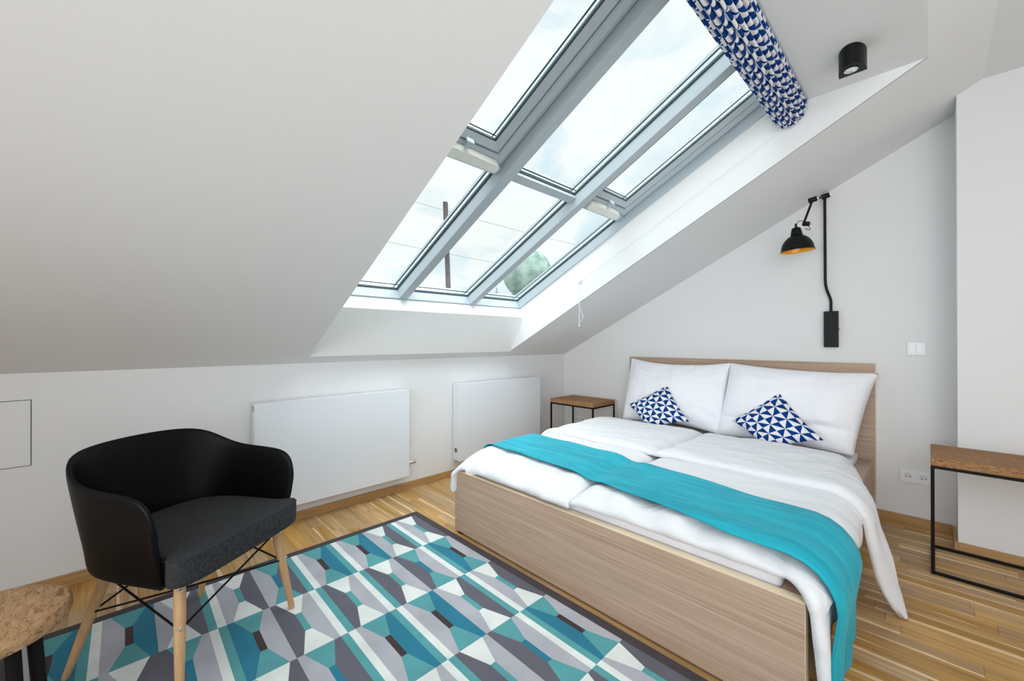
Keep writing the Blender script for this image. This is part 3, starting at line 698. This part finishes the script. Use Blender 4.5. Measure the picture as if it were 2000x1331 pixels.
# turned-back upper ends of both duvets, lying double
def fold(parent, sA, sB, seed, right):
    nu, nv = 80, 60; yB = -.47
    tabF = [(-1.365, .26), (-1.315, .41), (-1.26, .32), (-1.2, .24), (-1.13, .13), (-1.08, .03), (-.9, -.04), (-.7, -.08), (-.5, -.15)]
    def P(i, j, top):
        yA = -1.355
        y = lerp(yA, yB, j)
        a = sA(y); b = sB(y) if not right else XRr+ARC+table(tabF, y)
        s = lerp(a, b, i); ds = min(s-a, b-s); dy = y-yA; dh = yB-y
        e = edge(ds+.003, .09 if s < XRr else .22)*edge(dy+.006, .05); eh = edge(dh+.003, .20)
        n = .010*nf(s*4, y*6, seed)+.005*nf(s*12, y*10, seed+5)
        lowh = .062*min(1, edge(max(0, -1.2+.10-y)+.0, .10)) if y < -1.2 else 0
        base = table([(-1.36, .060), (-1.22, .056), (-1.15, .02), (-1.05, .003)], y)
        side = max(0, s-XRr-.06) if right else max(0, XL-.06-s)
        if side > 0: base *= max(.45, 1-side*2)
        tot = (.016+.088*e)*min(1, .25+.75*eh)
        up = .060+.040*table([(-1.36, .2), (-1.1, .9), (-.8, 1.0), (-.6, .8), (-.47, .1)], y)
        up = .062+ .042*table([(-1.36, .0), (-1.25, .5), (-1.05, 1), (-.62, .95), (-.47, 0)], y)
        h = base if not top else max(base+.012, lerp(base+.008, base+.036 if y < -1.1 else up, e)*1.0*(eh if dh < .2 else 1)+n*e)
        if top and y >= -1.25: h = max(base+.012, lerp(.012, .098, e)*(.25+.75*eh)+n*e)
        if top and y < -1.25:
            h1 = lerp(base+.010, .100, e)+n*e; h = h1
        if side > 0:
            hs = .032+.038*e+.014*math.sin(y*30+1.0)*min(1, side*5)
            w = min(1, side/.10); h = lerp(h, max(base+.010, hs+ (base if y < -1.1 else 0)*.5), w) if top else h
        x, z = profile(s, h, .078, .30)
        z = max(z, .004 if not top else .007)
        yw = y + (.014*nf(s*4, 1, seed+9)+.005*nf(s*13, 2, seed))*math.exp(-dy/.06)
        if right and s > XRr+.2 and y < -1.25: yw += .10*(s-XRr-.2); x += .12*max(0, s-XRr-.34)
        return (x, yw, z)
    vs, fs = slab_grid(nu, nv, lambda i, j: P(i, j, True), lambda i, j: P(i, j, False))
    return obj('turned_back_end', vs, fs, M['linen'], parent, True)
fold(dl, lambda y: XL-ARC-.03, lambda y: 1.775, 31, False)
fold(dr, lambda y: 1.768, None, 47, True)

# turquoise runner
def runner():
    nu, nv = 110, 30; s0, s1 = XL-.20, XRr+ARC+.285
    yc = [(.8, -1.735), (1.1, -1.755), (1.6, -1.785), (2.1, -1.87), (2.5, -1.93), (2.75, -1.94), (3.1, -1.93)]
    def P(i, j, up):
        s = lerp(s0, s1, i); y = table(yc, s)+lerp(-.212, .212, j)
        h = .089-.016*math.exp(-((s-1.772)/.07)**2)
        h += .010*nf(s*5, y*6, 17)*.6+.004*math.sin(j*9+s*3)*.6
        t = max(0, s-XRr-.04)
        if t > 0: h = lerp(h, .062+.006*math.sin(j*13+s*2)*min(1, t*4), min(1, t/.22))
        t = max(0, XL-.04-s)
        if t > 0: h = lerp(h, .048, min(1, t/.1))
        dfront = y+2.166
        if dfront < .13: h *= .30+.70*edge(dfront+.02, .14)
        x, z = profile(s, h+(.0035 if up else 0), .078, -.02)
        if s > XRr+.25: z = max(z, .006)
        return (x, y, z)
    vs, fs = slab_grid(nu, nv, lambda i, j: P(i, j, True), lambda i, j: P(i, j, False))
    o = obj('bed_runner', vs, fs, M['velvet'], None, True)
    tag(o, 'turquoise velvet runner laid across the foot of the bed', 'bed runner')
runner()

# pillows and cushions: a pinched lens stretched between four corners
def pillow(name, TL, TR_, BR, BL, thick, cu, cv, mat, seed, label, cat, group, N=44, uvsize=None, crease=None, power=.5, back=.45, wr=1.0):
    TL, TR_, BR, BL = map(Vector, (TL, TR_, BR, BL))
    nrm = ((TR_-TL).cross(BL-TL)).normalized()
    if nrm.y > 0: nrm = -nrm
    def S_(u_, v_, sgn):
        uu = u_*(1-cu*(1-v_*v_)*abs(u_)**2.2); vv = v_*(1-cv*(1-u_*u_)*abs(v_)**2.2)
        a, b = (uu+1)/2, (1-vv)/2
        p = TL.lerp(TR_, a).lerp(BL.lerp(BR, a), b)
        e = max(0, (1-abs(u_)**2.4))**power*max(0, (1-abs(v_)**2.4))**power
        t = thick*e*(1+.16*nf(u_*2.1, v_*2.1, seed)+.06*nf(u_*6, v_*6, seed+2))
        # radiating corner wrinkles
        t += .006*wr*math.sin(math.atan2(v_, u_)*22+3*nf(u_*2, v_*2, seed))*min(1, abs(u_*v_)*2.0)*e
        if crease and sgn > 0: t -= crease[1]*math.exp(-((v_-crease[0]-.04*math.sin(u_*3))/.07)**2)*e
        return p+nrm*(t if sgn > 0 else -t*back)
    vs, fs = slab_grid(N, N, lambda i, j: S_(i*2-1, 1-j*2, 1), lambda i, j: S_(i*2-1, 1-j*2, -1))
    c = (TL+TR_+BR+BL)/4; vs = [Vector(v)-c for v in vs]
    o = obj(name, vs, fs, mat, None, True); o.location = c
    if uvsize:
        uvl = o.data.uv_layers.new(name='UVMap'); nn = N*N
        for lp in o.data.loops:
            k = lp.vertex_index % nn; i, j = divmod(k, N); uvl.data[lp.index].uv = ((i/(N-1)-.5)*uvsize+.02, (.5-j/(N-1))*uvsize+.03)
    return tag(o, label, cat, group)
pillow('pillow', (.925, -.115, 1.035), (1.826, -.120, 1.022), (1.822, -.30, .452), (.925, -.30, .452), .115, .025, .14, M['linen_p'], 3, 'white pillow against the headboard under the window side end', 'pillow', 'white pillows against the headboard')
pillow('pillow', (1.824, -.125, 1.022), (2.722, -.125, .985), (2.615, -.31, .455), (1.765, -.31, .452), .125, .03, .07, M['linen_p'], 9, 'white pillow with creased lower edge against the headboard below the wall lamp', 'pillow', 'white pillows against the headboard', crease=(-.50, .040))
pillow('cushion', (1.040, -.385, .622), (1.375, -.30, .822), (1.630, -.47, .560), (1.30, -.515, .455), .060, .10, .10, M['pin'], 5, 'small blue and white triangle-print cushion on the radiator side pillow', 'cushion', 'blue and white cushions', N=36, uvsize=.42, power=.55)
pillow('cushion', (1.918, -.40, .600), (2.205, -.30, .838), (2.485, -.47, .562), (2.18, -.53, .450), .065, .10, .10, M['pin'], 8, 'small blue and white triangle-print cushion on the pillow below the wall lamp', 'cushion', 'blue and white cushions', N=36, uvsize=.42, power=.55)

# ------------------------------------------------------------------ side tables of cork and black steel
def side_table(x0, y0, w, dp, h, label):
    t_ = thing('side_table', label, 'side table', (x0, y0, 0), group='cork and steel side tables')
    bm = bmesh.new(); bx(bm, 0, w, 0, dp, h-.040, h)
    bmobj('top', bm, M['tablecork'], t_, bevel=.003)
    s = .014
    for nm, q in (('frame_rail', (0, w, 0, s, h-.0545, h-.0405)), ('frame_rail', (0, w, dp-s, dp, h-.0545, h-.0405)), ('frame_rail', (0, s, s, dp-s, h-.0545, h-.0405)), ('frame_rail', (w-s, w, s, dp-s, h-.0545, h-.0405)),
                  ('floor_rail', (s, w-s, 0, s, 0, s)), ('floor_rail', (s, w-s, dp-s, dp, 0, s)), ('floor_rail', (0, s, s, dp-s, 0, s)), ('floor_rail', (w-s, w, s, dp-s, 0, s))):
        box(nm, *q, M['blackmetal'], t_, .001)
    for lx in (0, w-s):
        for ly in (0, dp-s): box('leg', lx, lx+s, ly, ly+s, 0, h-.0545, M['blackmetal'], t_, .001)
side_table(.190, -.478, .535, .385, .602, 'small cork-topped side table in the corner left of the bed')
side_table(2.958, -.706, .545, .400, .598, 'cork-topped black steel side table in front of the chimney breast')

# ------------------------------------------------------------------ rug
rug = thing('rug', 'patterned rug of teal, grey and white shards lying beside the bed', 'rug', (0, 0, 0))
RX0, RX1, RY0, RY1 = .452, 2.95, -4.035, -2.222
hb = .0075
cols_ = ['border', 'white', 'teal', 'blue', 'lgray', 'dark', 'brown']
seamsY = [-2.268, -2.446, -2.637, -2.827, -3.040, -3.232, -3.420, -3.605, -3.797, -3.990]
# strips: (right strip, left strip)
strips = [(0, 1), (1, 0), (0, 1), (1, 1), (1, 0), (0, 1), (1, 0), (0, 1), (1, 0)]
A0 = [('dark', 'white', 'teal', 'lgray', None, 'white'), ('dark', 'white', 'teal', 'lgray', 'teal', None), ('blue', 'teal', 'brown', 'lgray', None, 'white'), ('blue', 'teal', 'brown', 'lgray', 'teal', 'white'),
      ('dark', 'teal', 'blue', 'lgray', 'teal', None), ('dark', 'white', 'teal', 'lgray', None, 'white'), ('dark', 'white', 'teal', 'lgray', 'teal', None), ('blue', 'teal', 'brown', 'lgray', None, 'white'), ('blue', 'teal', 'brown', 'lgray', 'teal', None)]
A1 = [('lgray', 'teal', 'brown', 'blue', None, 'teal'), ('lgray', 'teal', 'blue', 'dark', 'white', None), ('lgray', 'white', 'teal', 'dark', None, 'teal'), ('lgray', 'white', 'teal', 'dark', 'white', 'teal'),
      ('lgray', 'white', 'teal', 'dark', 'white', None), ('lgray', 'teal', 'brown', 'blue', None, 'teal'), ('lgray', 'teal', 'blue', 'dark', 'white', None), ('dark', 'white', 'teal', 'lgray', None, 'teal'), ('lgray', 'white', 'teal', 'dark', 'white', None)]
vs, fs, mi = [], [], []
def pf(pts, c):
    o = len(vs); vs.extend([(x, y, hb) for x, y in pts]); fs.append(tuple(range(o, o+len(pts)))); mi.append(cols_.index(c))
bands = [.500+.4*k for k in range(7)]; bands[-1] = 2.905
for bi in range(6):
    xa, xb = bands[bi], bands[bi+1]; q1, q2 = lerp(xa, xb, .325), lerp(xa, xb, .67)
    for ci in range(9):
        yr, yl = seamsY[ci], seamsY[ci+1]; Rc, Tc, Cc, Lc, sr_, sl_ = (A0 if bi % 2 == 0 else A1)[ci]
        a, b = yr, yl
        if sr_: pf([(xa, a), (xa, a-.030), (xb, a-.030), (xb, a)], sr_); a -= .030
        if sl_: pf([(xa, b+.030), (xa, b), (xb, b), (xb, b+.030)], sl_); b += .030
        full_a = a if ci else a+.0
        w = a-b; t1, t2 = a-min(.028, w*.15), b+min(.026, w*.15)
        if ci == 0: t1 = a-.022
        mid = (t1+t2)/2; c1, c2 = mid+.0125, mid-.0125
        pf([(xa, a), (xa, t1), (q1, c1), (q2, c1), (xb, t1), (xb, a)], Rc)
        pf([(xa, b), (xb, b), (xb, t2), (q2, c2), (q1, c2), (xa, t2)], Lc)
        pf([(xa, t1), (xa, t2), (q1, c2), (q1, c1)], Tc); pf([(xb, t2), (xb, t1), (q2, c1), (q2, c2)], Tc)
        pf([(q1, c1), (q1, c2), (q2, c2), (q2, c1)], Cc)
me = bpy.data.meshes.new('pile'); me.from_pydata(vs, [], fs); me.update()
for c in cols_: me.materials.append(M['rug_'+c])
for p, i in zip(me.polygons, mi): p.material_index = i
po_ = link('pile', me, rug)
bm = bmesh.new(); bm.from_mesh(me); bmesh.ops.recalc_face_normals(bm, faces=bm.faces)
for f in bm.faces:
    if f.normal.z < 0: f.normal_flip()
bm.to_mesh(me); bm.free()
# border: a rounded edge all round
vs, fs = [], []
prof_ = [(0, 0), (-.001, .004), (.003, .0085), (.008, .0095), (.044, .0095), (.048, .0074), (.055, .0070)]
for w, z in prof_:
    vs += [(RX0+w, RY0+w*.9, z), (RX1-w, RY0+w*.9, z), (RX1-w, RY1-w*.9, z), (RX0+w, RY1-w*.9, z)]
for q in range(len(prof_)-1):
    for e in range(4): fs.append((q*4+e, q*4+(e+1) % 4, (q+1)*4+(e+1) % 4, (q+1)*4+e))
obj('border', vs, fs, M['rug_border'], rug)

# ------------------------------------------------------------------ black shell armchair
ch = thing('armchair', 'black moulded shell armchair with charcoal seat pad on splayed beech legs', 'armchair', (.91, -3.505, .0075), .599)
topP = [(.214, .300, .570), (.206, .302, .635), (.180, .304, .678), (.130, .304, .698), (.02, .304, .704), (-.09, .300, .712), (-.165, .288, .742), (-.220, .262, .776), (-.262, .218, .795), (-.292, .150, .802), (-.305, .075, .805), (-.308, 0, .806)]
botP = [(.204, .268), (.190, .268), (.160, .268), (.120, .268), (.02, .268), (-.075, .262), (-.130, .250), (-.178, .226), (-.214, .186), (-.238, .128), (-.248, .062), (-.250, 0)]
cols2 = [(t, b) for t, b in zip(topP, botP)] + [((t[0], -t[1], t[2]), (b[0], -b[1])) for t, b in list(zip(topP, botP))[-2::-1]]
ZBm = .392; NV = 7
vs, fs = [], []
for t, b in cols2:
    for k in range(NV):
        f = k/(NV-1); g = (max(0, f-.12)/.88)**1.05
        zz = lerp(ZBm, t[2], f); bulge = .003*math.sin(PI*f)
        n_ = Vector((b[0]*.6, b[1], 0)); n_ = n_.normalized() if n_.length > 0 else n_
        vs.append((lerp(b[0], t[0], g)+n_.x*bulge, lerp(b[1], t[1], g)+n_.y*bulge, zz))
nc = len(cols2)
for i in range(nc-1):
    for k in range(NV-1): fs.append((i*NV+k, i*NV+k+1, (i+1)*NV+k+1, (i+1)*NV+k))
# pan under the seat
r1 = len(vs); vs += [(b[0]*.93, b[1]*.93, ZBm-.012) for t, b in cols2]
r2 = len(vs); vs += [(b[0]*.7, b[1]*.7, ZBm-.015) for t, b in cols2]
for i in range(nc-1):
    fs.append((i*NV, (i+1)*NV, r1+i+1, r1+i)); fs.append((r1+i, r1+i+1, r2+i+1, r2+i))
half = nc//2
for i in range(half): 
    a, b = r2+i, r2+i+1; c, e = r2+nc-2-i, r2+nc-1-i
    fs.append((a, b, c, e) if b != c else (a, b, e))
sh = obj('shell', vs, fs, M['chair'], ch, True)
bm = bmesh.new(); bm.from_mesh(sh.data); bmesh.ops.recalc_face_normals(bm, faces=bm.faces); bm.to_mesh(sh.data); bm.free()
for p in sh.data.polygons: p.use_smooth = True
so = sh.modifiers.new('thickness', 'SOLIDIFY'); so.thickness = .018; so.offset = 0
sh.modifiers.new('smooth', 'SUBSURF').levels = 2; sh.modifiers['smooth'].render_levels = 2
# seat pad
outl = [(.284, 0), (.286, .12), (.282, .215), (.268, .258), (.240, .276), (.218, .272), (.200, .252), (.10, .250), (-.03, .248), (-.12, .232), (-.18, .195), (-.215, .12), (-.225, 0)]
outl = outl + [(a, -b) for a, b in outl[-2:0:-1]]
def ring(sc, z, inset=0): return [(.03+(a-.03)*sc-(inset*(a-.03)/.25), b*sc-inset*b/.25, z) for a, b in outl]
rings_ = [ring(.5, .392), ring(.95, .388), ring(.985, .392), ring(1.0, .404), ring(1.0, .466), ring(.995, .476), ring(.975, .484), ring(.90, .489), ring(.6, .496), ring(.3, .499)]
vs = [p for rg in rings_ for p in rg]; n = len(outl); fs = []
for q in range(len(rings_)-1):
    for i in range(n): fs.append((q*n+i, q*n+(i+1) % n, (q+1)*n+(i+1) % n, (q+1)*n+i))
fs.append(tuple(reversed(range(n)))); fs.append(tuple(range((len(rings_)-1)*n, len(rings_)*n)))
pad = obj('seat_pad', vs, fs, M['weave'], ch, True); pad.modifiers.new('s', 'SUBSURF').levels = 1; pad.modifiers['s'].render_levels = 2
bm = bmesh.new(); pp = ring(.985, .4805); tube(bm, pp+[pp[0]], .0028, 6, False); pip = bmobj('piping', bm, M['weave'], pad); autosmooth(pip, 1.2)
# legs
feet = {'a': (.237, -.240), 'b': (.246, .250), 'c': (-.262, -.240), 'e': (-.235, .238)}
tops = {'a': (.195, -.205), 'b': (.195, .205), 'c': (-.135, -.190), 'e': (-.135, .190)}
def lp_(k, z): t = 1-z/.385; return Vector((lerp(tops[k][0], feet[k][0], t), lerp(tops[k][1], feet[k][1], t), z))
for k in 'abce':
    lg = tubeo('leg', [lp_(k, .382), lp_(k, .30), lp_(k, .15), lp_(k, .004), lp_(k, 0.0)], [.0165, .018, .0155, .0115, .0105], M['beech'], ch, 14)
    sgn = 1 if tops[k][0] > 0 else -1
    for z in (.355, .235):
        if sgn < 0: continue
        c = lp_(k, z); ax = Vector((sgn*.75, .66*(1 if c.y > 0 else -1), 0)).normalized()
        bm = bmesh.new(); tube(bm, [c+ax*.010, c+ax*.0165, c+ax*.0178, c+ax*.0172], [.0085, .0085, .006, .003], 12); bmobj('bolt', bm, M['chrome'], lg)
for a, b in (('a', 'b'), ('b', 'e'), ('e', 'c'), ('c', 'a')):
    tubeo('brace_rod', [lp_(a, .355), lp_(b, .225)], .0036, M['blackmetal'], ch, 8)
    tubeo('brace_rod', [lp_(b, .355), lp_(a, .225)], .0036, M['blackmetal'], ch, 8)
for k in 'abce':
    c = lp_(k, .372); box('mount_plate', c.x-.012, c.x+.012, c.y-.012, c.y+.012, .366, .380, M['blackmetal'], ch, 0)

# ------------------------------------------------------------------ round cork stool
stl = thing('stool', 'round thick cork stool on splayed black tube legs at the near edge', 'stool', (1.120, -4.002, 0))
bm = bmesh.new(); R0 = .188; H = .425
lathe(bm, [(0, H-.052), (R0-.022, H-.052), (R0-.006, H-.046), (R0, H-.030), (R0-.001, H-.012), (R0-.007, H-.002), (R0-.016, H), (R0*.6, H), (0, H)], 64)
ct_ = bmobj('cork_seat', bm, M['stoolcork'], stl); autosmooth(ct_, .5)
for a in (49, 169, 289):
    for da in (-11, 11):
        t0 = math.radians(a+da)
        tubeo('leg', [(.135*math.cos(t0), .135*math.sin(t0), H-.052), (.165*math.cos(t0), .165*math.sin(t0), .0)], .0155, M['blackmetal'], stl, 14)

# ------------------------------------------------------------------ outside, beyond the roof window
gr = box('ground', -60, -1.0, -40, 60, -6.2, -6.0, plain('roofscape', (.3, .29, .28), .9), bevel=0, kind='structure')
po = thing('roof_post', 'tall dark weathered post standing outside the skylight', 'post', (-3.7, 1.02, -6))
bm = bmesh.new(); bx(bm, -.03, .03, .02-.04, .02+.04, 0, 9.97)
for v in bm.verts: v.co.y += -.16*((v.co.z-6)/4) if v.co.z > 1 else .24
bmobj('post_shaft', bm, wood('weathered_timber', (.055, .045, .045), (.13, .11, .11), along=(12, 12, .6), scale=2, rough=.9), po, bevel=.004)
for (z, nm, lab) in ((3.82, 'upper_line', 'upper wire'), (2.97, 'lower_line', 'lower wire')):
    w = tubeo('overhead_wire', [(-3.7, -6+ k*1.6, z+.03*math.sin(k*.9)) for k in range(13)], .006, plain(nm, (.35, .36, .37), .6), None, 6)
    tag(w, 'thin grey '+lab+' strung across the sky behind the dark post', 'wire')
bl_ = thing('roof_finial', 'green weathered copper ball on a neck on the roof outside', 'finial', (-6, 5.62, -6))
gm, gt, gb = newmat('verdigris'); n = gt.nodes.new('ShaderNodeTexNoise'); n.inputs['Scale'].default_value = 3; n.inputs['Detail'].default_value = 6; c = gt.nodes.new('ShaderNodeTexCoord'); gt.links.new(c.outputs['Object'], n.inputs['Vector'])
q = ramp(gt, [(.35, (.12, .20, .17)), (.65, (.33, .44, .39))]); gt.links.new(n.outputs['Fac'], q.inputs[0]); gt.links.new(q.outputs[0], gb.inputs['Base Color']); gb.inputs['Roughness'].default_value = .8
bm = bmesh.new(); rad = .79; zc = 9.36
lathe(bm, [(.9, 0), (.75, 2), (.60, 8.0), (.52, 8.5)] + [(rad*math.cos(a), zc+rad*math.sin(a)) for a in [(-52+i*142/18)*PI/180 for i in range(19)]], 40)
bb_ = bmobj('ball', bm, gm, bl_); autosmooth(bb_, .8)
an = thing('antenna_mast', 'small grey antenna mast far off over the skylight sill', 'mast', (-12, 9.66, -6))
bm = bmesh.new()
for dy in (-.12, 0, .1): bx(bm, -.03, .03, dy-.02, dy+.02, 0, 9.9-abs(dy)*3)
for k in range(8): bx(bm, -.02, .02, -.12, .12, 8.6+k*.15, 8.63+k*.15)
bmobj('lattice', bm, plain('mast_grey', (.25, .33, .36), .7), an)
